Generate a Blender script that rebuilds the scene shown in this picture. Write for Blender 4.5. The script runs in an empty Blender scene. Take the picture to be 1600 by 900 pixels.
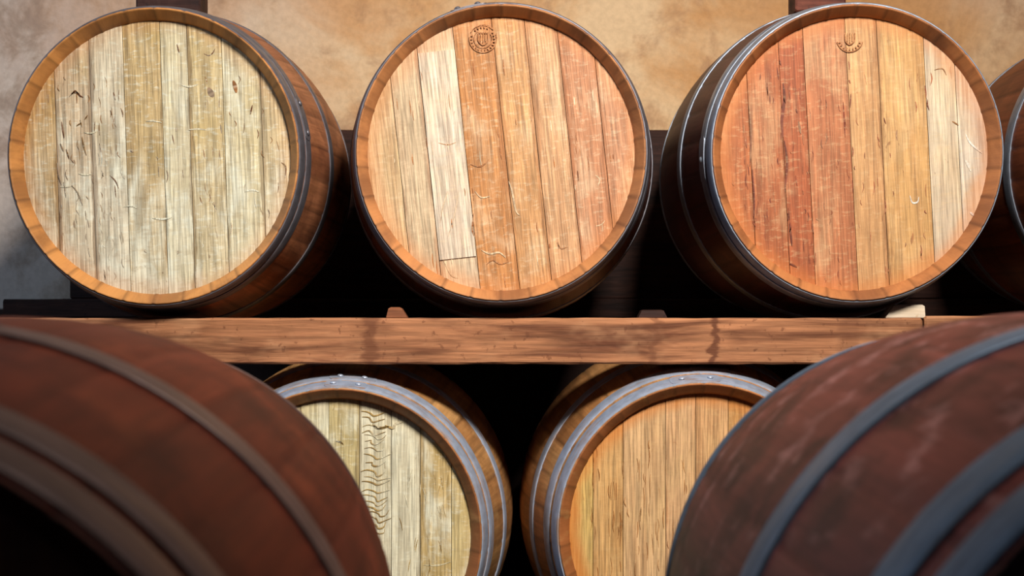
import bpy, math, random
from mathutils import Vector
random.seed(7)
C = bpy.context.scene.collection
PI = math.pi

def lin(c):
    c = c / 255.0
    return c / 12.92 if c <= 0.04045 else ((c + 0.055) / 1.055) ** 2.4
def rgb(r, g, b): return (lin(r), lin(g), lin(b), 1.0)

# ------------------------------------------------------------------ camera
CAM_H = 0.885            # lens height above the cellar floor
FPX = 2520.0             # focal length in pixels of a 1600 px wide frame
D = 3.15                 # distance to the front plane of the rack
VX, VY = 786.0, 487.0    # vanishing point of the barrel axes in the photograph
cd = bpy.data.cameras.new('camera'); cam = bpy.data.objects.new('camera', cd); C.objects.link(cam)
cam.location = (0, 0, CAM_H); cam.rotation_euler = (PI / 2, 0, 0)
cd.sensor_width = 36; cd.lens = 36 * FPX / 1600
cd.shift_x = (800 - VX) / 1600; cd.shift_y = (VY - 450) / 1600
cd.dof.use_dof = True; cd.dof.focus_distance = D + 0.05; cd.dof.aperture_fstop = 7.0
cd.clip_start = 0.05
bpy.context.scene.camera = cam

# ------------------------------------------------------------------ world, lamps, exposure
w = bpy.data.worlds.new('cellar_air'); bpy.context.scene.world = w; w.use_nodes = True
bg = w.node_tree.nodes['Background']; bg.inputs[0].default_value = (0.75, 0.55, 0.75, 1); bg.inputs[1].default_value = 0.03
def area(name, loc, target, size, power, col, spread=180):
    l = bpy.data.lights.new(name, 'AREA'); l.shape = 'DISK'; l.size = size; l.energy = power; l.color = col
    l.spread = math.radians(spread)
    o = bpy.data.objects.new(name, l); C.objects.link(o); o.location = loc
    o.rotation_euler = (Vector(target) - Vector(loc)).to_track_quat('-Z', 'Y').to_euler()
    return o
area('ceiling_lamp_light', (0.7, 0.95, CAM_H + 1.85), (-0.1, 3.3, CAM_H - 0.1), 0.55, 55, (1.0, 0.93, 0.85), 110)
area('cool_fill_light', (-2.2, 2.6, CAM_H + 1.15), (0.3, 3.2, CAM_H), 0.7, 13, (0.50, 0.72, 1.0), 170)  # unseen cool fill from the left, added for the bluish light on the hoops
vs = bpy.context.scene.view_settings
vs.view_transform = 'Standard'; vs.look = 'None'; vs.gamma = 1; vs.use_curve_mapping = False; vs.exposure = 0.0

# ------------------------------------------------------------------ helpers
class MB:
    """collects vertices, faces, a UV pair and a tint per vertex, and links them as one mesh object"""
    def __init__(s): s.v = []; s.f = []; s.uv = []; s.t = []; s.seed = []
    def vert(s, p, uv=(0, 0), tint=(1, 1, 1, 1), seed=0.0):
        s.v.append(tuple(p)); s.uv.append(uv); s.t.append(tint); s.seed.append(seed); return len(s.v) - 1
    def face(s, *i): s.f.append(tuple(i))
    def build(s, name, mat, parent=None, smooth=True, loc=(0, 0, 0), angle=35):
        me = bpy.data.meshes.new(name); me.from_pydata(s.v, [], s.f)
        me.uv_layers.new(name='UVMap')
        me.color_attributes.new('tint', 'FLOAT_COLOR', 'POINT')
        me.attributes.new('seed', 'FLOAT', 'POINT')
        me.uv_layers['UVMap'].data.foreach_set('uv', [c for f in s.f for i in f for c in s.uv[i]])
        me.attributes['tint'].data.foreach_set('color', [c for t in s.t for c in t])
        me.attributes['seed'].data.foreach_set('value', s.seed)
        me.materials.append(mat)
        me.validate(); me.update()
        if smooth:
            me.shade_smooth(); me.set_sharp_from_angle(angle=math.radians(angle))
        o = bpy.data.objects.new(name, me); C.objects.link(o)
        o.location = loc
        if parent: o.parent = parent
        return o

def tag(o, label=None, cat=None, group=None, kind=None):
    if label: o['label'] = label
    if cat: o['category'] = cat
    if group: o['group'] = group
    if kind: o['kind'] = kind
    return o
def thing(name, loc, label, cat, group=None):
    o = bpy.data.objects.new(name, None); C.objects.link(o); o.location = loc
    o.empty_display_size = 0.1
    return tag(o, label, cat, group)

# ------------------------------------------------------------------ node helpers
class NT:
    def __init__(s, name):
        s.m = bpy.data.materials.new(name); s.m.use_nodes = True; s.t = s.m.node_tree; s.n = s.t.nodes
        s.b = s.n['Principled BSDF']
    def link(s, a, b): s.t.links.new(a, b)
    def put(s, sock, val):
        if hasattr(val, 'node'): s.link(val, sock)
        else: sock.default_value = val
    def uv(s): return s.n.new('ShaderNodeUVMap').outputs[0]
    def obj(s): return s.n.new('ShaderNodeTexCoord').outputs['Object']
    def attr(s, name, out='Color'):
        a = s.n.new('ShaderNodeAttribute'); a.attribute_name = name; return a.outputs[out]
    def vmath(s, op, a, b):
        n = s.n.new('ShaderNodeVectorMath'); n.operation = op; s.put(n.inputs[0], a); s.put(n.inputs[1], b); return n.outputs[0]
    def math(s, op, a, b=0.0, clamp=False):
        n = s.n.new('ShaderNodeMath'); n.operation = op; n.use_clamp = clamp; s.put(n.inputs[0], a); s.put(n.inputs[1], b); return n.outputs[0]
    def noise(s, vec, scale=1.0, detail=4, rough=0.55, dist=0.0):
        n = s.n.new('ShaderNodeTexNoise'); n.inputs['Scale'].default_value = scale; n.inputs['Detail'].default_value = detail
        n.inputs['Roughness'].default_value = rough; n.inputs['Distortion'].default_value = dist
        s.link(vec, n.inputs['Vector']); return n.outputs[0]
    def ramp(s, fac, lo, hi, a=0.0, b=1.0):
        n = s.n.new('ShaderNodeMapRange'); n.clamp = True; n.interpolation_type = 'SMOOTHSTEP'
        s.put(n.inputs[0], fac); n.inputs[1].default_value = lo; n.inputs[2].default_value = hi
        n.inputs[3].default_value = a; n.inputs[4].default_value = b; return n.outputs[0]
    def mix(s, fac, a, b, mode='MIX'):
        n = s.n.new('ShaderNodeMix'); n.data_type = 'RGBA'; n.blend_type = mode
        s.put(n.inputs[0], fac); s.put(n.inputs[6], a); s.put(n.inputs[7], b); return n.outputs[2]
    def grey(s, f):
        n = s.n.new('ShaderNodeCombineColor')
        for i in range(3): s.put(n.inputs[i], f)
        return n.outputs[0]
    def bump(s, h, strength=0.3, dist=0.001):
        n = s.n.new('ShaderNodeBump'); n.inputs['Strength'].default_value = strength; n.inputs['Distance'].default_value = dist
        s.link(h, n.inputs['Height']); s.link(n.outputs[0], s.b.inputs['Normal'])
    def finish(s, col, rough=0.6, spec=0.3, metal=0.0):
        s.put(s.b.inputs['Base Color'], col); s.put(s.b.inputs['Roughness'], rough)
        s.b.inputs['Specular IOR Level'].default_value = spec; s.put(s.b.inputs['Metallic'], metal); return s.m

def head_mat(name, pale=rgb(238, 232, 205), pale_f=0.5, fleck_f=0.5, fleck=rgb(95, 55, 25), ring=rgb(190, 110, 50), ring_f=0.5,
             fine=0.5, olive_f=0.0, ray=0.4, R=0.27, shift=0.0, joint_f=0.8, lower_lit=0.0):
    """oak barrel head: planks tinted one by one, with grain, ray flecks, pale worn patches and wine stains"""
    k = NT(name); uv = k.uv(); sd = k.attr('seed', 'Fac')
    off = k.n.new('ShaderNodeCombineXYZ')
    k.put(off.inputs[0], k.math('MULTIPLY', sd, 3.7)); k.put(off.inputs[1], k.math('MULTIPLY', sd, 9.1)); off.inputs[2].default_value = shift
    p = k.vmath('ADD', uv, off.outputs[0])
    def nz(sx, sz, **kw): return k.noise(k.vmath('MULTIPLY', p, (sx, sz, 1.0)), **kw)
    f1 = nz(260, 9, detail=5, rough=0.65)
    f2 = nz(55, 2.6, detail=4, dist=0.6)
    f3 = nz(42, 120, detail=5, rough=0.65, dist=0.15)
    f9 = nz(26, 60, detail=5, rough=0.65)
    f4 = nz(11, 6, detail=5, rough=0.6, dist=0.5)
    f5 = nz(95, 22, detail=3, dist=1.2)
    f6 = nz(14, 7, detail=2)
    f7 = nz(9, 9, detail=3)
    col = k.attr('tint')
    col = k.mix(k.ramp(f2, 0.35, 0.7, 0, 0.55), col, k.mix(0.55, col, fleck))
    col = k.mix(k.math('MULTIPLY', k.ramp(f7, 0.5, 0.72), olive_f), col, rgb(165, 140, 70))
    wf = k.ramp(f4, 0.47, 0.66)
    if lower_lit:      # brighter light on the lower planks, painted as an uneven pale patch
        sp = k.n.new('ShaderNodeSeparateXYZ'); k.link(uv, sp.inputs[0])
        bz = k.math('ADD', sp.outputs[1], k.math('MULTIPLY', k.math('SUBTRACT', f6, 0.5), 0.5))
        wf = k.math('ADD', k.math('MULTIPLY', wf, k.ramp(bz, 0.16, -0.05, 0.35, 1.0)), k.ramp(bz, 0.06, -0.16, 0.0, lower_lit), True)
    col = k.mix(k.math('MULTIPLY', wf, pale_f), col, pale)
    col = k.mix(k.math('MULTIPLY', k.ramp(f3, 0.52, 0.64), ray), col, pale)
    col = k.mix(k.math('MULTIPLY', k.ramp(f9, 0.50, 0.68), ray * 0.9), col, k.mix(0.45, k.attr('tint'), fleck))
    ea = k.attr('tint', 'Alpha')
    f8 = nz(40, 7, detail=5, rough=0.65)
    col = k.mix(k.math('MULTIPLY', k.ramp(k.math('ADD', f8, k.math('MULTIPLY', k.math('SUBTRACT', ea, 0.6), 0.5)), 0.50, 0.66), joint_f), col, k.mix(0.6, k.attr('tint'), fleck))
    g = k.ramp(f1, 0.3, 0.72, 1.0 - fine, 1.0 + fine * 0.45)
    col = k.mix(1.0, col, k.grey(g), 'MULTIPLY')
    fl = k.math('MULTIPLY', k.ramp(f5, 0.63, 0.72), k.ramp(f6, 0.45, 0.62))
    col = k.mix(k.math('MULTIPLY', fl, fleck_f), col, fleck)
    ln = k.n.new('ShaderNodeVectorMath'); ln.operation = 'LENGTH'; k.link(uv, ln.inputs[0])
    rr = k.math('ADD', k.math('DIVIDE', ln.outputs['Value'], R), k.math('MULTIPLY', k.math('SUBTRACT', f4, 0.5), 0.25))
    col = k.mix(k.math('MULTIPLY', k.ramp(rr, 0.86, 1.0), ring_f), col, ring)
    h = k.math('ADD', k.math('MULTIPLY', f1, 0.6), k.math('MULTIPLY', f3, 0.5))
    k.bump(h, 0.45, 0.0012)
    return k.finish(col, 0.55, 0.3)

def stave_mat(name, dark=rgb(45, 18, 12), dark_f=0.5, light=rgb(170, 110, 60), light_f=0.25, mott=9.0, rough=0.5, spec=0.35):
    k = NT(name); uv = k.uv(); sd = k.attr('seed', 'Fac')
    off = k.n.new('ShaderNodeCombineXYZ')
    k.put(off.inputs[0], k.math('MULTIPLY', sd, 2.3)); k.put(off.inputs[1], k.math('MULTIPLY', sd, 5.7))
    p = k.vmath('ADD', uv, off.outputs[0])
    def nz(v, sx, sz, **kw): return k.noise(k.vmath('MULTIPLY', v, (sx, sz, 1.0)), **kw)
    f1 = nz(p, 180, 7, detail=5, rough=0.65)
    f2 = nz(p, 35, 4, detail=4)
    f3 = nz(uv, mott, mott * 0.7, detail=5, rough=0.6, dist=0.6)
    f4 = nz(uv, mott * 2.2, mott * 1.3, detail=4, rough=0.6)
    al = k.attr('tint', 'Alpha')
    col = k.attr('tint')
    col = k.mix(k.math('MULTIPLY', k.ramp(f3, 0.42, 0.66), dark_f), col, dark)
    col = k.mix(k.math('MULTIPLY', k.ramp(f4, 0.52, 0.7), light_f), col, light)
    col = k.mix(k.math('MULTIPLY', al, 0.8), col, k.grey(k.ramp(f2, 0.3, 0.7, 0.72, 1.12)), 'MULTIPLY')
    col = k.mix(k.math('MULTIPLY', al, 0.8), col, k.grey(k.ramp(f1, 0.3, 0.7, 0.72, 1.12)), 'MULTIPLY')
    k.bump(k.math('ADD', f1, f3), 0.3, 0.001)
    return k.finish(col, rough, spec)

def hoop_mat(name, base, rust=rgb(110, 70, 45), rust_f=0.5, metal=0.65, rough=0.42):
    k = NT(name); uv = k.uv()
    f1 = k.noise(k.vmath('MULTIPLY', uv, (9, 60, 1)), detail=5, rough=0.65)
    f2 = k.noise(k.vmath('MULTIPLY', uv, (40, 40, 1)), detail=4)
    col = k.mix(k.math('MULTIPLY', k.ramp(f1, 0.48, 0.68), rust_f), base, rust)
    col = k.mix(0.7, col, k.grey(k.ramp(f2, 0.3, 0.7, 0.75, 1.15)), 'MULTIPLY')
    k.bump(f2, 0.2, 0.0006)
    return k.finish(col, k.ramp(f1, 0.3, 0.7, rough - 0.08, rough + 0.2), 0.5, metal)

def timber_mat(name, base, dark, pale, axis=0, stain=None, scale=1.0):
    k = NT(name); p = k.obj()
    sc = [110, 110, 110]; sc[axis] = 5
    f1 = k.noise(k.vmath('MULTIPLY', p, tuple(a * scale for a in sc)), detail=5, rough=0.65, dist=0.5)
    sc = [28, 28, 28]; sc[axis] = 3
    f2 = k.noise(k.vmath('MULTIPLY', p, tuple(a * scale for a in sc)), detail=4, dist=0.8)
    sc = [10, 10, 10]; sc[axis] = 5
    f3 = k.noise(k.vmath('MULTIPLY', p, tuple(sc)), detail=4, rough=0.6)
    f4 = k.noise(k.vmath('MULTIPLY', p, (70, 70, 70)), detail=3)
    col = k.mix(k.ramp(f2, 0.4, 0.7), base, dark)
    col = k.mix(k.ramp(f3, 0.5, 0.72, 0, 0.6), col, pale)
    col = k.mix(k.ramp(f4, 0.62, 0.72, 0, 0.6), col, dark)
    col = k.mix(0.9, col, k.grey(k.ramp(f1, 0.3, 0.72, 0.6, 1.2)), 'MULTIPLY')
    if stain:
        sx = k.n.new('ShaderNodeSeparateXYZ'); k.link(p, sx.inputs[0])
        wob = k.math('MULTIPLY', k.math('SUBTRACT', k.noise(k.vmath('MULTIPLY', p, (20, 20, 45)), detail=3), 0.5), 0.06)
        for x0, wd, fac in stain:
            d = k.math('ABSOLUTE', k.math('ADD', k.math('SUBTRACT', sx.outputs[0], x0), wob))
            col = k.mix(k.ramp(d, wd * 0.25, wd, fac, 0), col, dark)
    k.bump(k.math('ADD', f1, f2), 0.5, 0.0025)
    return k.finish(col, 0.7, 0.25)

# ------------------------------------------------------------------ setting
k = NT('plaster'); p = k.obj()
f1 = k.noise(p, 1.7, 6, 0.6, 0.6); f2 = k.noise(p, 7.0, 5, 0.65, 0.3); f3 = k.noise(p, 60, 4, 0.6); f0 = k.noise(k.vmath('ADD', p, (4.2, 0, 8.0)), 1.1, 3, 0.5)
col = k.mix(k.ramp(f1, 0.40, 0.62), rgb(236, 202, 158), rgb(212, 156, 100))
col = k.mix(k.ramp(f0, 0.46, 0.62, 0, 0.55), col, rgb(232, 205, 178))
col = k.mix(k.ramp(f2, 0.50, 0.68, 0, 0.65), col, rgb(176, 132, 98))
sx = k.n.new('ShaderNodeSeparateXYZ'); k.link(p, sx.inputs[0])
lf = k.ramp(k.math('ADD', sx.outputs[0], k.math('MULTIPLY', k.math('SUBTRACT', f1, 0.5), 1.2)), -1.35, -0.2, 0.75, 0.0)   # greyer towards the left end of the wall
col = k.mix(lf, col, k.mix(k.ramp(f2, 0.42, 0.62), rgb(206, 194, 186), rgb(166, 150, 140)))
col = k.mix(k.ramp(sx.outputs[2], CAM_H + 0.012, CAM_H + 0.004), col, k.mix(f2, rgb(74, 56, 50), rgb(44, 30, 28)))   # shade behind the barrels painted in as a dark lower wall
col = k.mix(0.5, col, k.grey(k.ramp(f3, 0.3, 0.7, 0.85, 1.1)), 'MULTIPLY')
k.bump(k.math('ADD', f2, k.math('MULTIPLY', f3, 0.3)), 0.4, 0.01)
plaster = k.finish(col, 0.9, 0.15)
k = NT('cellar_concrete'); p = k.obj()
f1 = k.noise(p, 3, 6, 0.6); f2 = k.noise(p, 40, 4)
col = k.mix(f1, rgb(70, 60, 52), rgb(40, 33, 30)); col = k.mix(0.5, col, k.grey(k.ramp(f2, 0.3, 0.7, 0.8, 1.1)), 'MULTIPLY')
k.bump(f2, 0.3, 0.004); concrete = k.finish(col, 0.85, 0.2)

def box_mb(x0, x1, y0, y1, z0, z1, bev=0.004, nx=1, rough=0.0):
    """a bevelled, optionally slightly uneven box, long in x: rings of a rounded section, capped"""
    m = MB(); rnd = random.Random(int(abs(x0 * 977 + z1 * 331 + y0 * 71) * 100))
    b = bev
    sec = [(y0 + b, z0), (y1 - b, z0), (y1, z0 + b), (y1, z1 - b), (y1 - b, z1), (y0 + b, z1), (y0, z1 - b), (y0, z0 + b)]
    rings = []
    xs = [x0 + b * 0] + [x0 + b + (x1 - x0 - 2 * b) * i / nx for i in range(nx + 1)] + [x1]
    cy, cz = (y0 + y1) / 2, (z0 + z1) / 2
    for i, x in enumerate(xs):
        end = i in (0, len(xs) - 1); r = []
        for (y, z) in sec:
            jy = rnd.uniform(-rough, rough); jz = rnd.uniform(-rough, rough)
            if end:
                y = y + (b if y < cy else -b) * 0.8; z = z + (b if z < cz else -b) * 0.8; jy = jz = 0
            r.append(m.vert((x, y + jy, z + jz), (x, z)))
        rings.append(r)
    for a, c in zip(rings, rings[1:]):
        for j in range(8):
            m.face(a[j], a[(j + 1) % 8], c[(j + 1) % 8], c[j])
    m.face(*rings[0][::-1]); m.face(*rings[-1])
    return m

Zc = CAM_H
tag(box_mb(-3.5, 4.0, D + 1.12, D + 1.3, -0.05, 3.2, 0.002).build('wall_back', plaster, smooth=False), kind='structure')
tag(box_mb(-3.5, 4.0, -3.0, D + 1.3, -0.1, 0.0, 0.002).build('floor', concrete, smooth=False), kind='structure')

# ------------------------------------------------------------------ barrels
def profile(y, L, Rr, Rb):
    t = (y - L / 2) / (L / 2)
    return Rr + (Rb - Rr) * (1 - t * t)

def staves_mb(L, Rr, Rb, ex, n, tints, chime_tint, rnd, hr, joint=0.6):
    """stave shell: bulged outside, bevelled chime at both ends running in to the croze where the head sits"""
    m = MB(); sub = 4; cols = n * sub
    ys = [0.0] + [L * i / 36 for i in range(1, 36)] + [L]
    prof = [(hr - 0.012, 0.044, 1), (hr - 0.003, 0.038, 1), (hr + 0.0005, 0.026, 1), (hr + 0.004, 0.018, 1), (Rr - 0.0045, 0.0012, 1), (Rr - 0.003, 0.0, 1), (Rr - 0.0015, 0.0, 1), (Rr, 0.0015, 0)]
    prof += [(profile(y, L, Rr, Rb), y, 0) for y in ys[1:-1]]
    prof += [(r, L - y, c) for (r, y, c) in prof[:8][::-1]]
    tc = [random.Random(rnd + i).choice(tints) for i in range(n)]
    rows = []
    for (r, y, ch) in prof:
        row = []
        for s in range(n):
            v = random.Random(rnd * 31 + s).uniform(0.86, 1.12)
            for q in range(sub):
                u = (s + (0.02, 0.10, 0.5, 0.90)[q]) / n
                a = u * 2 * PI
                rr = r - (0.0010 if q == 0 else 0.0)
                base = chime_tint if ch else tc[s]
                t = tuple(base[i] * (v if not ch else 0.4 * v + 0.6) for i in range(3)) + (0.3 if ch else 1.0,)
                if q == 0: t = tuple(x * joint for x in t[:3]) + t[3:]
                row.append(m.vert((rr * math.sin(a) * ex, y, rr * math.cos(a)), (a * 0.3, y), t, s * 0.37 + rnd))
        rows.append(row)
    for a, b in zip(rows, rows[1:]):
        for j in range(cols):
            k2 = (j + 1) % cols
            m.face(a[j], b[j], b[k2], a[k2])
    return m

def hoop_mb(L, Rr, Rb, ex, y0, y1, th, front):
    m = MB(); N = 160
    f = (lambda y: profile(y, L, Rr, Rb))
    b = 0.0006
    pts = [(f(y0) - 0.001, y0), (f(y0) + th - b, y0), (f(y0) + th, y0 + b)]
    for i in range(1, 4):
        y = y0 + (y1 - y0) * i / 4; pts.append((f(y) + th + 0.0008, y))
    pts += [(f(y1) + th, y1 - b), (f(y1) + th - b, y1), (f(y1) - 0.001, y1)]
    rows = []
    for (r, y) in pts:
        rows.append([m.vert((r * math.sin(2 * PI * j / N) * ex, y, r * math.cos(2 * PI * j / N)), (2 * PI * j / N * 0.3, y + y0 * 7)) for j in range(N)])
    for a, c in zip(rows, rows[1:]):
        for j in range(N):
            k2 = (j + 1) % N; m.face(a[j], c[j], c[k2], a[k2])
    return m

def lap_mb(L, Rr, Rb, ex, y0, y1, th, a0, a1):
    """the riveted lap where a hoop's two ends overlap: a second layer of strap with rounded corners"""
    m = MB(); N = 26; f = (lambda y: profile(y, L, Rr, Rb)); rows = []
    for i in range(N + 1):
        t = i / N; a = a0 + (a1 - a0) * t
        e = min(t, 1 - t) * abs(a1 - a0) * Rr
        c = 0.008; inset = 0.0 if e >= c else (c - math.sqrt(max(0, c * c - (c - e) ** 2)))
        ya, yb = y0 + inset + 0.0004, y1 - inset - 0.0004
        ring = []
        for (y, h) in ((ya, 0.0006), (ya, th + 0.0016), (yb, th + 0.0016), (yb, 0.0006)):
            r = f(y) + h
            ring.append(m.vert((r * math.sin(a) * ex, y, r * math.cos(a)), (a * 0.3 + 2.0, y)))
        rows.append(ring)
    for a, b in zip(rows, rows[1:]):
        for j in range(3): m.face(a[j], a[j + 1], b[j + 1], b[j])
    m.face(*rows[0]); m.face(*rows[-1][::-1])
    return m

def dome_mb(rad, h):
    m = MB(); rows = []
    for i in range(4):
        a = i / 4 * PI / 2
        rows.append([m.vert((rad * math.cos(a) * math.cos(2 * PI * j / 14), rad * math.cos(a) * math.sin(2 * PI * j / 14), h * math.sin(a))) for j in range(14)])
    top = m.vert((0, 0, h))
    for a, b in zip(rows, rows[1:]):
        for j in range(14): m.face(a[j], a[(j + 1) % 14], b[(j + 1) % 14], b[j])
    for j in range(14): m.face(rows[-1][j], rows[-1][(j + 1) % 14], top)
    m.face(*rows[0][::-1])
    return m

def stroke(m, pts, wd, tint, y, seed=0.0):
    """a tapered mark lying on the head's front: a dark fleck, a drip or a line of figure in the oak"""
    n = len(pts); L0, R0 = [], []
    for i, (x, z) in enumerate(pts):
        ax, az = pts[max(0, i - 1)]; bx, bz = pts[min(n - 1, i + 1)]
        dx, dz = bx - ax, bz - az; l = math.hypot(dx, dz) or 1
        t = i / (n - 1); wv = wd * (0.25 + 0.75 * math.sin(PI * min(max(t, 0.0), 1.0))) * 0.5
        L0.append(m.vert((x - dz / l * wv, y, z + dx / l * wv), (x, z), tint[:3] + (0.0,), seed)); R0.append(m.vert((x + dz / l * wv, y, z - dx / l * wv), (x, z), tint[:3] + (0.0,), seed))
    for i in range(n - 1): m.face(L0[i], L0[i + 1], R0[i + 1], R0[i])

def smooth_pts(pts, n=5):
    out = []
    P = [pts[0]] + list(pts) + [pts[-1]]
    for i in range(1, len(P) - 2):
        for q in range(n):
            t = q / n; p0, p1, p2, p3 = P[i - 1], P[i], P[i + 1], P[i + 2]
            out.append(tuple(0.5 * (2 * p1[c] + (p2[c] - p0[c]) * t + (2 * p0[c] - 5 * p1[c] + 4 * p2[c] - p3[c]) * t * t + (3 * p1[c] - p0[c] - 3 * p2[c] + p3[c]) * t ** 3) for c in (0, 1)))
    out.append(pts[-1]); return out

def head_mb(R, ex, edges, tints, roll, rnd, y, strips=(), marks=(), outward=-1):
    """planks of a barrel head, each with its own tint and a fine open joint to the next; outward -1 faces the camera"""
    m = MB(); cr, sr = math.cos(roll), math.sin(roll); rg = random.Random(rnd)
    def put(x, z, yy, t, s, uvo=0.0):
        return m.vert(((x * cr + z * sr) * ex, yy, -x * sr + z * cr), (x, z), t, s)
    g = 0.0006
    jl = [rg.choice((0.25, 0.6, 1.0)) for _ in edges]
    for i, (a, b) in enumerate(zip(edges, edges[1:])):
        dy = outward * rg.uniform(0.0, 0.0009); s = rnd * 0.77 + i * 0.53; t = tints[i]
        a2, b2 = max(a + g, -R * 0.9995), min(b - g, R * 0.9995); colsx = [a2 + (b2 - a2) * q / 8 for q in range(9)]
        grid = []
        for q, x in enumerate(colsx):
            hz = math.sqrt(max(R * R - x * x, 1e-8)); colv = []
            sink = -outward * 0.0012 if q in (0, 8) else 0.0
            if q in (0, 8): x = x
            for r in range(13):
                z = -hz + 2 * hz * r / 12
                colv.append(put(x, z, y + dy + sink * 0.6, t[:3] + ((jl[i] if q < 4 else jl[i + 1]) * (1.0, 0.55, 0.25, 0.08, 0.0)[min(q, 8 - q)],), s))
            grid.append(colv)
        for c1, c2 in zip(grid, grid[1:]):
            for r in range(12):
                m.face(*((c1[r], c2[r], c2[r + 1], c1[r + 1]) if outward < 0 else (c1[r], c1[r + 1], c2[r + 1], c2[r])))
        for c1, sg in ((grid[0], 1), (grid[-1], -1)):
            low = []
            for vi in c1:
                p = m.v[vi]; low.append(m.vert((p[0], y - outward * 0.008, p[2]), m.uv[vi], tuple(x * 0.4 for x in t[:3]) + (1,), s))
            for r in range(12): m.face(c1[r], c1[r + 1], low[r + 1], low[r])
    dk = (0.02, 0.011, 0.006, 1); ring = [m.vert((R * math.sin(2 * PI * j / 64) * ex, y - outward * 0.007, R * math.cos(2 * PI * j / 64)), (0, 0), dk) for j in range(64)]
    m.face(*(ring if outward > 0 else ring[::-1]))
    for (x0, x1, z0, z1, t) in strips:            # a thicker board let into the head, ending short of the rim
        yy = y + outward * 0.0028; q = []
        for (x, z) in ((x0, z0), (x1, z0), (x1, z1), (x0, z1)):
            q.append((put(x, z, yy, t[:3] + (0.0,), rnd + 0.2), put(x, z, y, t[:3] + (1.0,), rnd + 0.2)))
        m.face(*[a for a, b in q])
        for i in range(4): m.face(q[i][1], q[(i + 1) % 4][1], q[(i + 1) % 4][0], q[i][0])
    for (pts, wd, t) in marks:
        ax = sum(q[0] for q in pts) / len(pts)
        az = sum(q[1] for q in pts) / len(pts)
        X_ = ax / ex * cr - az * sr
        on = any(x0 - 0.004 <= X_ <= x1 + 0.004 and az > z0 for (x0, x1, z0, z1, t_) in strips)
        stroke(m, smooth_pts(pts), wd, t, y + outward * (0.0032 if on else 0.0012), rnd)
    return m

burn = NT('burnt_oak'); burn_mat = burn.finish(burn.mix(burn.ramp(burn.noise(burn.obj(), 220, 4), 0.35, 0.65), rgb(190, 134, 90), rgb(146, 94, 58)), 0.7, 0.2)

def stamp_mb(cx, cz, r, y, whole=True):
    """round cooper's brand burnt into the oak: a ring, short letter-like strokes round it, and a shield in the middle"""
    m = MB(); t = (1, 1, 1, 1)
    def ring(rad, wd, a0, a1, n=40):
        stroke_pts = [(cx + rad * math.cos(a0 + (a1 - a0) * i / n), cz + rad * math.sin(a0 + (a1 - a0) * i / n)) for i in range(n + 1)]
        full(stroke_pts, wd)
    def full(pts, wd):
        n = len(pts); L0, R0 = [], []
        for i, (x, z) in enumerate(pts):
            ax, az = pts[max(0, i - 1)]; bx, bz = pts[min(n - 1, i + 1)]
            dx, dz = bx - ax, bz - az; l = math.hypot(dx, dz) or 1
            L0.append(m.vert((x - dz / l * wd / 2, y, z + dx / l * wd / 2))); R0.append(m.vert((x + dz / l * wd / 2, y, z - dx / l * wd / 2)))
        for i in range(n - 1): m.face(L0[i], L0[i + 1], R0[i + 1], R0[i])
    if whole:
        ring(r, r * 0.07, PI * 0.95, PI * 2.12); ring(r, r * 0.06, PI * 0.22, PI * 0.85); ring(r * 0.66, r * 0.06, PI * 0.7, PI * 2.2)
        for i in range(22):
            if i in (3, 9): continue
            a = i / 22 * 2 * PI
            full([(cx + r * 0.76 * math.cos(a), cz + r * 0.76 * math.sin(a)), (cx + r * 0.92 * math.cos(a + 0.06), cz + r * 0.92 * math.sin(a + 0.06))], r * 0.11)
    else:
        ring(r, r * 0.08, PI * 1.08, PI * 1.92)
        for i in range(9):
            a = PI * 1.12 + i / 8 * PI * 0.76
            full([(cx + r * 0.74 * math.cos(a), cz + r * 0.74 * math.sin(a)), (cx + r * 0.90 * math.cos(a), cz + r * 0.90 * math.sin(a))], r * 0.10)
    sh = [(-0.36, 0.42), (-0.36, 0.0), (-0.28, -0.26), (0.0, -0.46), (0.28, -0.26), (0.36, 0.0), (0.36, 0.42)]
    full([(cx + r * a, cz + r * b) for a, b in smooth_pts(sh, 3)], r * 0.10)
    for xx in (-0.18, 0.0, 0.18): full([(cx + r * xx, cz + r * 0.42), (cx + r * xx, cz - r * (0.2 if xx else 0.32))], r * 0.07)
    if whole: full([(cx - r * 0.36, cz + r * 0.42), (cx + r * 0.36, cz + r * 0.42)], r * 0.08)
    return m

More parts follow.
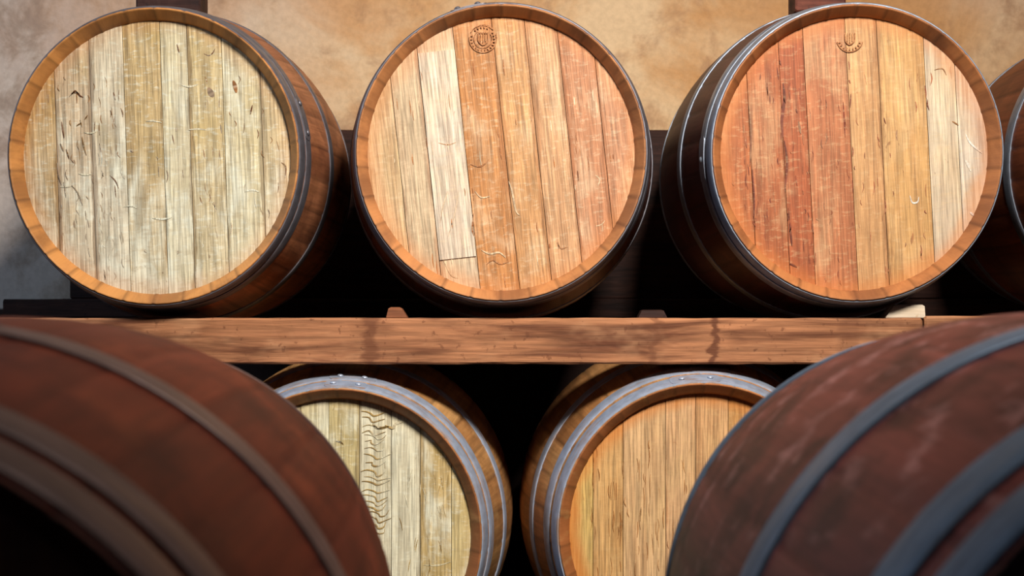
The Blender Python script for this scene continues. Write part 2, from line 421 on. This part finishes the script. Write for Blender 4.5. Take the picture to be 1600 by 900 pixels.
class Spec: pass
def barrel(label, X, Y, Z, head, stave, hoop, tints, chime, edges, ptints, roll=0.0, yaw=0.0, L=0.95, Rr=0.2905, Rb=0.335, ex=0.977, hr=0.271,
           hoops=((0.003, 0.036), (0.046, 0.078), (0.25, 0.286)), laps=(), marks=(), strips=(), stamp=None, seed=1, head_y=0.032, group=None, joint=0.6, back_hoops=3, th=0.0022):
    """an oak wine barrel lying on its side, front end at depth Y, axis at (X, Z)"""
    base = Rb
    root = thing('wine_barrel', (X, Y + L / 2, Z - base), label, 'barrel', group)
    root.rotation_euler.z = yaw
    off = (0, -L / 2, base)
    staves_mb(L, Rr, Rb, ex, 30, tints, chime, seed, hr, joint).build('staves', stave, root, loc=off, angle=18)
    hd = head_mb(hr, ex, edges, ptints, roll, seed, 0.0, strips, marks).build('head', head, root, loc=(0, -L / 2 + head_y, base), angle=20)
    if stamp:
        sm = stamp_mb(stamp[0], stamp[1], stamp[2], -0.0032, stamp[3]).build('brand_mark', burn_mat, hd, smooth=False)
        sm['label'] = 'burnt round brand mark with a shield near the top of the head'
    if not group:
        pass
    head_mb(hr, ex, [-hr, -0.17, -0.07, 0.02, 0.11, 0.19, hr], [rgb(92, 52, 36)] * 6, 0.1, seed + 50, 0.0, outward=1).build('head', head, root, loc=(0, L / 2 - head_y, base), angle=20)
    for i, (y0, y1) in enumerate(hoops):
        for front in (True, False):
            if not front and i >= back_hoops: continue
            a, b = (y0, y1) if front else (L - y1, L - y0)
            ho = hoop_mb(L, Rr, Rb, ex, a, b, th, front).build('hoop', hoop, root, loc=off)
            lp = [q for q in laps if q[0] == i] if front else []
            for (_, a0, a1, riv) in lp:
                lo = lap_mb(L, Rr, Rb, ex, a, b, th, a0, a1).build('hoop_lap', hoop, ho, smooth=False)
                for ra in riv:
                    y = (a + b) / 2; r = profile(y, L, Rr, Rb) + th + 0.0014
                    d = dome_mb(0.0065, 0.0042).build('rivet', hoop, ho)
                    d.location = (r * math.sin(ra) * ex, y, r * math.cos(ra)); d.rotation_euler = (0, ra, 0)
    return root

S = FPX / D
def wx(px): return (px - VX) / S
def wz(py): return CAM_H + (VY - py) / S
HS = FPX / (D + 0.032)
def E(cx, *xs): return [(x - cx) / HS for x in xs]
def M(cx, cy, pts, wd, col): return ([((x - cx) / HS, (cy - y) / HS) for x, y in pts], wd * 0.72 / HS, col)

m_hoop_dark = hoop_mat('dark_hoop_steel', rgb(120, 118, 125), rgb(70, 48, 42), 0.55)
m_hoop_blue = hoop_mat('bluish_hoop_steel', rgb(150, 160, 175), rgb(80, 62, 58), 0.45)
m_hoop_zinc = hoop_mat('galvanised_hoop_steel', rgb(166, 178, 198), rgb(160, 120, 84), 0.75, 0.35)
m_hoop_fgl = hoop_mat('brownish_hoop_steel', rgb(88, 68, 64), rgb(80, 55, 48), 0.4, 0.35, 0.5)
m_hoop_fgr = hoop_mat('slate_hoop_steel', rgb(84, 102, 122), rgb(70, 62, 66), 0.4, 0.4, 0.5)

m_body_brown = stave_mat('brown_staves', rgb(70, 34, 20), 0.5, rgb(165, 105, 62), 0.35)
m_body_red = stave_mat('wine_red_staves', rgb(60, 24, 24), 0.5, rgb(140, 85, 55), 0.25)
m_body_tan = stave_mat('tan_staves', rgb(105, 66, 34), 0.5, rgb(190, 150, 95), 0.4)
DK = rgb(92, 52, 26)

# ---- upper row
c = 246; cy = 247
fl = rgb(112, 68, 38)
mk = [M(c, cy, p, w_, fl) for p, w_ in [
    ([(109, 152), (115, 146), (121, 146), (126, 151), (131, 153)], 4), ([(112, 150), (118, 143), (124, 149)], 3),
    ([(319, 85), (327, 88), (333, 84), (337, 77)], 2.5), ([(97, 191), (99, 205), (101, 217)], 3.5), ([(129, 215), (131, 228), (136, 244)], 3.5),
    ([(95, 225), (100, 238)], 3), ([(104, 234), (109, 250)], 3), ([(120, 198), (128, 193)], 3), ([(133, 188), (138, 181)], 3),
    ([(112, 290), (122, 302), (130, 322)], 2.5), ([(100, 285), (104, 310)], 2), ([(156, 225), (160, 250), (158, 262)], 3.5), ([(178, 145), (181, 158)], 3),
    ([(172, 275), (181, 284), (186, 296)], 3), ([(180, 290), (182, 310)], 2.5), ([(134, 330), (136, 345)], 2.5), ([(277, 70), (281, 84)], 2.5),
    ([(90, 255), (92, 275), (97, 290)], 2.5), ([(395, 165), (392, 180)], 3.5), ([(440, 255), (447, 262), (446, 280)], 3.5), ([(345, 195), (347, 210)], 2.5)]]
mk += [M(c, cy, [(326, 138), (330, 146), (334, 153)], 13, rgb(150, 112, 80)), M(c, cy, [(365, 127), (368, 136), (370, 146)], 9, rgb(168, 112, 62))]
rg = random.Random(21)
for q in range(110):
    x = rg.choice((rg.uniform(92, 140), rg.uniform(146, 194), rg.uniform(300, 440), rg.uniform(60, 440))); y = rg.uniform(110, 430); ln = rg.uniform(5, 20)
    if math.hypot(x - c, y - cy) < 200:
        mk.append(M(c, cy, [(x, y), (x + rg.uniform(-2, 3), y + ln / 2), (x + rg.uniform(-1, 4), y + ln)], rg.uniform(1.2, 2.6), rg.choice([rgb(150, 104, 62), rgb(128, 84, 48), rgb(168, 124, 78)])))
for q in range(12):
    x = rg.uniform(70, 420); y = rg.uniform(90, 420); ln = rg.uniform(10, 34)
    if math.hypot(x + ln / 2 - c, y - cy) < 185:
        mk.append(M(c, cy, [(x, y), (x + ln / 2, y + rg.uniform(-3, 3)), (x + ln, y + rg.uniform(-2, 2))], rg.uniform(2, 4.5), rgb(232, 222, 190)))
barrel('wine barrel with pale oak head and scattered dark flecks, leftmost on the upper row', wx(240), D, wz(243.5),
       head_mat('pale_flecked_oak_head', pale=rgb(236, 236, 214), lower_lit=0.45, pale_f=0.72, fleck_f=0.55, ring_f=0.28, ring=rgb(196, 128, 62), olive_f=0.35, ray=0.45, shift=1.0),
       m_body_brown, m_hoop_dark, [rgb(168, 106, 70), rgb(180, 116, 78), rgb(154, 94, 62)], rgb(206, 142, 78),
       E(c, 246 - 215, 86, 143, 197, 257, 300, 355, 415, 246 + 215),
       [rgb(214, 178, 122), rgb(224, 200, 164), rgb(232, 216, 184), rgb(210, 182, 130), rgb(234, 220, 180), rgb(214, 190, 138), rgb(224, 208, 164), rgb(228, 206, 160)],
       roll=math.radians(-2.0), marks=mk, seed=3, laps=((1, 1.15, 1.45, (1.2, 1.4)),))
c = 783; cy = 242
wh = rgb(232, 204, 164); tn = rgb(184, 120, 70)
mk = [M(c, cy, p, w_, t) for p, w_, t in [
    ([(735, 258), (748, 262), (757, 258), (764, 250)], 3, tn), ([(742, 300), (752, 310), (766, 308)], 3, wh), ([(795, 285), (800, 300), (806, 330), (812, 338)], 4, wh),
    ([(752, 392), (765, 398), (780, 396), (790, 404)], 4, wh), ([(760, 415), (770, 408), (782, 414), (795, 410)], 3, tn), ([(930, 275), (937, 282), (934, 292)], 3, wh),
    ([(902, 268), (904, 284)], 3, rgb(110, 60, 30)), ([(685, 225), (700, 228), (713, 224)], 2.5, tn), ([(700, 300), (692, 325), (688, 350)], 2.5, rgb(205, 180, 150)),
    ([(716, 300), (712, 330), (700, 372)], 2.5, rgb(205, 180, 150)), ([(930, 355), (940, 352), (945, 346)], 2.5, wh), ([(870, 380), (877, 390), (888, 386)], 2.5, tn),
    ([(690, 400), (704, 430), (716, 436)], 2.5, wh), ([(740, 335), (738, 360), (742, 372)], 4, rgb(160, 92, 40)), ([(780, 230), (784, 250)], 2.5, tn)]]
for q in range(60):
    x = rg.uniform(600, 970); y = rg.uniform(90, 430); ln = rg.uniform(6, 26)
    if math.hypot(x - c, y - cy) < 198:
        k_ = 0.105 * ln
        mk.append(M(c, cy, [(x, y), (x + k_ / 2 + rg.uniform(-1, 1), y + ln / 2), (x + k_, y + ln)], rg.uniform(1.2, 2.4), rg.choice([rgb(166, 98, 50), rgb(184, 118, 66), rgb(240, 214, 176)])))
r2 = math.radians(-6.2)
barrel('wine barrel with orange-striped head and whole round brand mark, middle of upper row', wx(783), D, wz(238),
       head_mat('orange_striped_oak_head', pale=rgb(236, 208, 170), pale_f=0.4, fleck_f=0.4, fleck=rgb(140, 78, 36), ring_f=0.35, ring=rgb(206, 128, 62), ray=0.35, shift=5.0),
       m_body_red, m_hoop_dark, [rgb(96, 54, 40), rgb(86, 46, 36), rgb(104, 60, 44)], rgb(196, 132, 80),
       E(c, 783 - 215, 620, 667, 727, 790, 842, 893, 948, 783 + 215),
       [rgb(216, 184, 138), rgb(214, 190, 154), rgb(218, 196, 164), rgb(204, 142, 86), rgb(216, 164, 110), rgb(218, 170, 124), rgb(204, 144, 104), rgb(206, 150, 112)],
       roll=r2, marks=mk, strips=(((667 - c) / HS + 0.001, (727 - c) / HS - 0.001, -0.195, 0.215, rgb(230, 214, 190)),),
       stamp=((755 - c) / HS, (cy - 62) / HS, 0.027, True), seed=5, laps=((0, -0.35, -0.10, (-0.3, -0.16)),))
c = 1337; cy = 241
wh = rgb(246, 240, 226); dkr = rgb(122, 64, 46)
mk = [M(c, cy, p, w_, t) for p, w_, t in [
    ([(1511, 210), (1517, 222), (1527, 232), (1537, 240)], 4, wh), ([(1510, 250), (1515, 258), (1519, 268)], 6, wh), ([(1518, 332), (1525, 338)], 5, wh),
    ([(1424, 306), (1428, 317), (1436, 316), (1438, 308)], 3.5, wh), ([(1226, 130), (1228, 155), (1224, 190), (1226, 215)], 7, dkr), ([(1228, 220), (1232, 255), (1229, 300)], 5, dkr),
    ([(1173, 165), (1176, 210), (1174, 260)], 4, dkr), ([(1178, 265), (1181, 310), (1180, 345)], 4, dkr), ([(1236, 350), (1240, 385)], 5, dkr), ([(1250, 190), (1254, 210)], 5, dkr),
    ([(1320, 160), (1323, 215)], 4, rgb(130, 60, 36)), ([(1462, 110), (1475, 108), (1481, 118)], 2.5, rgb(160, 112, 66)), ([(1236, 412), (1248, 418)], 4, dkr), ([(1490, 190), (1500, 196)], 3, rgb(170, 120, 70))]]
for q in range(130):
    x = rg.choice((rg.uniform(1140, 1330), rg.uniform(1140, 1460))); y = rg.uniform(90, 440); ln = rg.uniform(5, 22)
    if math.hypot(x - c, y - cy) < 200:
        mk.append(M(c, cy, [(x, y), (x + rg.uniform(-1, 2), y + ln / 2), (x + rg.uniform(-1, 3), y + ln)], rg.uniform(1.2, 3.0), rg.choice([rgb(150, 78, 52), rgb(120, 60, 42), rgb(170, 98, 62)])))
barrel('wine barrel with reddish stained head turning cream at the right, on the upper row', wx(1340), D, wz(238),
       head_mat('red_to_cream_oak_head', pale=rgb(236, 200, 150), pale_f=0.32, fleck_f=0.6, fleck=rgb(110, 52, 32), ring_f=0.5, ring=rgb(204, 124, 62), ray=0.25, fine=0.4, shift=9.0),
       m_body_red, m_hoop_blue, [rgb(80, 42, 42), rgb(72, 36, 38), rgb(88, 46, 42)], rgb(188, 122, 72),
       E(c, 1337 - 215, 1172, 1225, 1265, 1333, 1383, 1457, 1505, 1337 + 215),
       [rgb(190, 114, 70), rgb(182, 106, 66), rgb(180, 100, 62), rgb(198, 126, 84), rgb(218, 166, 112), rgb(222, 172, 110), rgb(232, 212, 180), rgb(230, 214, 190)],
       roll=math.radians(-3.0), marks=mk, stamp=((1330 - c) / HS, (cy - 61) / HS, 0.026, False), seed=8, laps=((1, -1.75, -1.45, (-1.6,)),))
barrel('wine barrel cut off by the right edge of the frame, fourth on the upper row', wx(1895), D, wz(240),
       head_mat('amber_oak_head', shift=12.0), m_body_red, m_hoop_blue, [rgb(150, 82, 48), rgb(138, 74, 46)], rgb(160, 96, 56),
       [-0.271, -0.2, -0.13, -0.05, 0.02, 0.1, 0.18, 0.271], [rgb(205, 150, 95)] * 7, roll=0.05, seed=11)

# ---- lower row
c = 527; cy = 839
mk = []
rg = random.Random(4)
ol = rgb(190, 156, 92); ol2 = rgb(166, 132, 74)
yy = 648
while yy < 835:                                   # ladder-like rays in the oak
    h = rg.uniform(4, 9); x0 = rg.uniform(562, 570); x1 = rg.uniform(598, 611)
    xm = (x0 + x1) / 2 + rg.uniform(-2, 6)
    mk.append(M(c, cy, [(x0, yy + rg.uniform(-3, 3)), (x0 + 10, yy - 1), (xm - 4, yy + 2), (xm, yy + h), (xm + 8, yy + h * 0.7), (x1, yy + rg.uniform(-4, 2))], rg.uniform(1.8, 3.6), rg.choice([ol, ol2, ol])))
    yy += rg.uniform(7, 13)
for q in range(26):
    x = rg.uniform(616, 700); y = rg.uniform(670, 890); dx = rg.uniform(-6, 6)
    mk.append(M(c, cy, [(x, y), (x + dx * 0.6, y + 9), (x + dx, y + 20)], rg.uniform(1.2, 2.0), rg.choice([ol, ol2])))
mk += [M(c, cy, [(523, 693), (530, 694), (535, 698)], 4, rgb(70, 46, 22)), M(c, cy, [(600, 668), (612, 672), (618, 665), (638, 660)], 6, ol),
       M(c, cy, [(660, 886), (682, 887), (703, 881)], 2.5, rgb(232, 220, 180)), M(c, cy, [(580, 666), (590, 672), (606, 670)], 6, ol2)]
barrel('wine barrel with pale olive head and ladder-like rays, lower left under the beam', wx(526), D, wz(839),
       head_mat('olive_figured_oak_head', pale=rgb(240, 238, 212), lower_lit=0.0, pale_f=0.8, fleck_f=0.5, fleck=rgb(120, 90, 42), ring_f=0.25, ring=rgb(200, 160, 90), olive_f=0.45, ray=0.4, fine=0.45, shift=15.0),
       m_body_tan, m_hoop_zinc, [rgb(190, 138, 84), rgb(200, 150, 94), rgb(176, 124, 74)], rgb(160, 98, 58),
       E(c, 527 - 215, 370, 420, 466, 512, 561, 612, 658, 708, 527 + 215),
       [rgb(236, 224, 180)] * 3 + [rgb(238, 228, 184), rgb(216, 198, 144), rgb(242, 234, 202), rgb(240, 232, 200), rgb(218, 190, 132), rgb(228, 206, 148)],
       roll=0.0, marks=mk, seed=13, hr=0.269, Rb=0.355, hoops=((0.003, 0.038), (0.053, 0.088), (0.20, 0.235)),
       laps=((0, -0.09, 0.20, (-0.03, 0.14)), (1, -0.07, 0.24, (0.0, 0.16))))
c = 1098; cy = 831
mk = []
for q in range(60):
    x = rg.uniform(925, 1075); y = rg.uniform(690, 890); ln = rg.uniform(12, 40)
    mk.append(M(c, cy, [(x, y), (x + rg.uniform(-2, 2), y + ln / 2), (x + rg.uniform(-1, 2), y + ln)], rg.uniform(1.0, 1.8), rg.choice([rgb(150, 92, 40), rgb(172, 112, 56)])))
barrel('wine barrel with honey-coloured head stained orange near its top, lower right under the beam', wx(1100), D, wz(831),
       head_mat('honey_oak_head', pale=rgb(236, 196, 136), pale_f=0.35, fleck_f=0.35, fleck=rgb(150, 88, 36), ring_f=0.7, ring=rgb(206, 120, 44), ray=0.2, fine=0.5, shift=19.0),
       m_body_tan, m_hoop_zinc, [rgb(194, 136, 82), rgb(204, 148, 92), rgb(178, 122, 72)], rgb(168, 102, 58),
       E(c, 1098 - 215, 924, 972, 1040, 1088, 1140, 1190, 1250, 1098 + 215),
       [rgb(228, 194, 118), rgb(222, 174, 112), rgb(224, 182, 132), rgb(222, 176, 128), rgb(220, 170, 118), rgb(214, 156, 92), rgb(214, 156, 92), rgb(206, 146, 84)],
       roll=0.0, marks=mk, seed=17, hr=0.269, Rb=0.364, hoops=((0.003, 0.04), (0.058, 0.094), (0.19, 0.225)),
       laps=((0, -0.22, 0.12, (-0.14, 0.05)), (1, -0.06, 0.20, ())))

# ---- foreground pair
def fg(label, X, Z, dep, half, stave, hoop, tints, chime, hm, hoops, laps, seed, yaw=0.0):
    barrel(label, X, dep - half, CAM_H + Z, hm, stave, hoop, tints, chime,
           [-0.271, -0.2, -0.13, -0.05, 0.02, 0.1, 0.18, 0.271], [rgb(120, 80, 50)] * 7, L=2 * half, Rr=0.292, Rb=0.335, ex=1.0, hoops=hoops, laps=laps, seed=seed, yaw=yaw, joint=0.85, back_hoops=2, th=0.0034)
m_fgl = stave_mat('rust_brown_staves', rgb(44, 12, 8), 0.7, rgb(128, 62, 36), 0.3, 6, 0.6, 0.15)
m_fgr = stave_mat('plum_brown_staves', rgb(36, 12, 13), 0.75, rgb(150, 104, 100), 0.6, 13, 0.55, 0.25)
hd_dark = head_mat('dark_stained_oak_head', pale_f=0.1, ray=0.1, ring=rgb(40, 20, 12), shift=23.0)
fg('large blurred rust-brown barrel with grey hoops in the left foreground', -0.419, -0.339, 1.349, 0.53, m_fgl, m_hoop_fgl,
         [rgb(90, 36, 22), rgb(94, 38, 22), rgb(86, 34, 20)], rgb(70, 36, 24), hd_dark, ((0.003, 0.04), (0.055, 0.092), (0.302, 0.342)), ((2, -0.10, 0.16, (0.0, 0.1)),), 23, 0.035)
fg('large blurred plum-brown barrel with slate-blue hoops in the right foreground', 0.488, -0.334, 1.381, 0.50, m_fgr, m_hoop_fgr,
         [rgb(96, 46, 40), rgb(92, 44, 38), rgb(100, 50, 44)], rgb(70, 60, 62), hd_dark, ((0.003, 0.042), (0.068, 0.112), (0.308, 0.352)), (), 29)

# ------------------------------------------------------------------ rack timbers
oak_beam = timber_mat('rough_sawn_timber', rgb(178, 120, 82), rgb(104, 60, 38), rgb(208, 154, 112), 0, stain=((0.418, 0.014, 0.95), (-0.263, 0.02, 0.7), (0.30, 0.012, 0.5), (0.69, 0.03, 0.35)))
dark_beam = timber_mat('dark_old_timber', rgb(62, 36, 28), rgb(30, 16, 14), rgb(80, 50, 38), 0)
low_beam = timber_mat('floor_rail_timber', rgb(120, 80, 52), rgb(60, 34, 22), rgb(150, 104, 70), 0)
YB = D + 0.04
sB = FPX / YB
zt = CAM_H + (VY - 497) / sB; zb = CAM_H + (VY - 569) / sB
tag(box_mb(-1.38, (1442 - VX) / sB, YB, YB + 0.12, zb, zt, 0.004, 60, 0.0009).build('rack_beam', oak_beam, smooth=False),
    'long rough-sawn brown timber beam carrying the upper row of barrels', 'beam')
tag(box_mb((1444 - VX) / sB, 2.1, YB - 0.004, YB + 0.12, zb, zt + 0.004, 0.004, 24, 0.0009).build('rack_beam', oak_beam, smooth=False),
    'short end of timber beam right of the pale chock, half hidden by the right foreground barrel', 'beam')
tag(box_mb(-1.38, 2.1, D + 0.66, D + 0.75, zb, wz(239) - profile(0.66, 0.95, 0.2905, 0.335), 0.004, 30, 0.0009).build('rack_beam', oak_beam, smooth=False),
    'rear timber beam under the back ends of the upper barrels', 'beam')
YR = D + 1.03; sR = FPX / YR
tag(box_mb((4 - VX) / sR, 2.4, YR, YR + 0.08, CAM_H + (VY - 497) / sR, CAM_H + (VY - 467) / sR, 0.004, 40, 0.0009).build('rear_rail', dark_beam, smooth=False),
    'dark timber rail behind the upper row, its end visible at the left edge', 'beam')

YP = D + 1.065; sP = FPX / YP
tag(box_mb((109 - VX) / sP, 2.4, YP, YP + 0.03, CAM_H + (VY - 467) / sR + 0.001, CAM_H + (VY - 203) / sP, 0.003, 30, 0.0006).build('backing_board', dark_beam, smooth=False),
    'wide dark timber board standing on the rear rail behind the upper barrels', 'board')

# chocks on the beam
def chock_mb(wb, wt, d, h, lean=0.0):
    m = MB(); b = 0.15
    lo = [(-wb / 2, 0), (wb / 2, 0), (wb / 2, d), (-wb / 2, d)]
    rings = []
    for (t, ins) in ((0, 0.0), (0.06, -0.001), (0.88, 0.0), (1.0, 0.004)):
        ww = wb + (wt - wb) * t; cx = lean * t
        rings.append([m.vert((cx + sx_ * (ww / 2 - ins), sy, h * t)) for sx_, sy in ((-1, ins), (1, ins), (1, d - ins), (-1, d - ins))])
    for a, c2 in zip(rings, rings[1:]):
        for j in range(4): m.face(a[j], a[(j + 1) % 4], c2[(j + 1) % 4], c2[j])
    m.face(*rings[0][::-1]); m.face(*rings[-1])
    return m
pale_wood = timber_mat('pale_fresh_wood', rgb(240, 224, 200), rgb(212, 180, 140), rgb(246, 238, 224), 0, scale=0.6)
brown_wood = timber_mat('brown_chock_wood', rgb(150, 92, 60), rgb(80, 44, 28), rgb(176, 116, 78), 0)
def chock(x0, x1, ytop, label, mat, taper, dz=0.0, lean=0.0, dy=0.012):
    s = FPX / (YB + dy); wd = (x1 - x0) / s; h = (497 - ytop) / s - dz
    o = chock_mb(wd, wd * taper, 0.05, h, lean).build('barrel_chock', mat, smooth=False)
    o.location = ((x0 + x1) / 2 / s - VX / s, YB + dy, zt + dz)
    tag(o, label, 'chock', 'wooden chocks on the beam')
chock(1384, 1445, 476, 'bright pale wooden chock on the beam under the reddish-headed barrel', pale_wood, 0.76, 0.0, 0.009, 0.006)
chock(604, 636, 480, 'small brown wooden chock on the beam between the left and middle barrels', brown_wood, 0.6, 0.0, -0.004)
chock(998, 1042, 484, 'low dark brown chock on the beam left of the reddish-headed barrel', dark_beam, 0.75)

# timber offcuts lying on top of the upper barrels
def offcut(x0, x1, mat, label, ax, zax, tilt=0.0):
    yy = D + 0.30; s = FPX / yy
    X0, X1 = (x0 - VX) / s, (x1 - VX) / s
    zb2 = zax + profile(0.30, 0.95, 0.2905, 0.335) + 0.0008
    o = box_mb(X0 - ax, X1 - ax, 0, 0.09, 0.0, 0.07, 0.004, 8, 0.0015).build('timber_block', mat, smooth=False)
    o.location = (ax, yy, zb2); tag(o, label, 'block', 'timber blocks on the upper barrels')
offcut(212, 313, dark_beam, 'dark timber block lying on top of the pale flecked barrel', wx(240), wz(243.5))
offcut(1243, 1322, timber_mat('reddish_timber', rgb(120, 66, 50), rgb(62, 34, 28), rgb(140, 86, 64), 0), 'reddish timber block lying on top of the reddish-headed barrel', wx(1340), wz(238))

# rails on the floor that carry the lower row and the foreground pair
zl = wz(839) - 0.336
for dy, nm in ((0.2, 'front'), (0.66, 'rear')):
    tag(box_mb(-1.3, 1.6, D + dy, D + dy + 0.09, 0.0, wz(839) - profile(dy + (0.09 if dy < 0.4 else 0.0), 0.95, 0.2905, 0.355), 0.004, 10).build('floor_rail', low_beam, smooth=False),
        f'{nm} timber rail on the floor under the lower barrels', 'rail')
for X, Z, dep, half, side in ((-0.419, -0.339, 1.349, 0.53, 'left'), (0.488, -0.334, 1.381, 0.50, 'right')):
    LL = 2 * half
    for dy, nm in ((0.2, 'front'), (LL - 0.29, 'rear')):
        tag(box_mb(X - 0.36, X + 0.36, dep - half + dy, dep - half + dy + 0.09, 0.0, CAM_H + Z - profile(dy + (0.09 if dy < 0.4 else 0.0), LL, 0.292, 0.335), 0.004, 6).build('floor_rail', low_beam, smooth=False),
            f'{nm} timber rail on the floor under the {side} foreground barrel', 'rail')
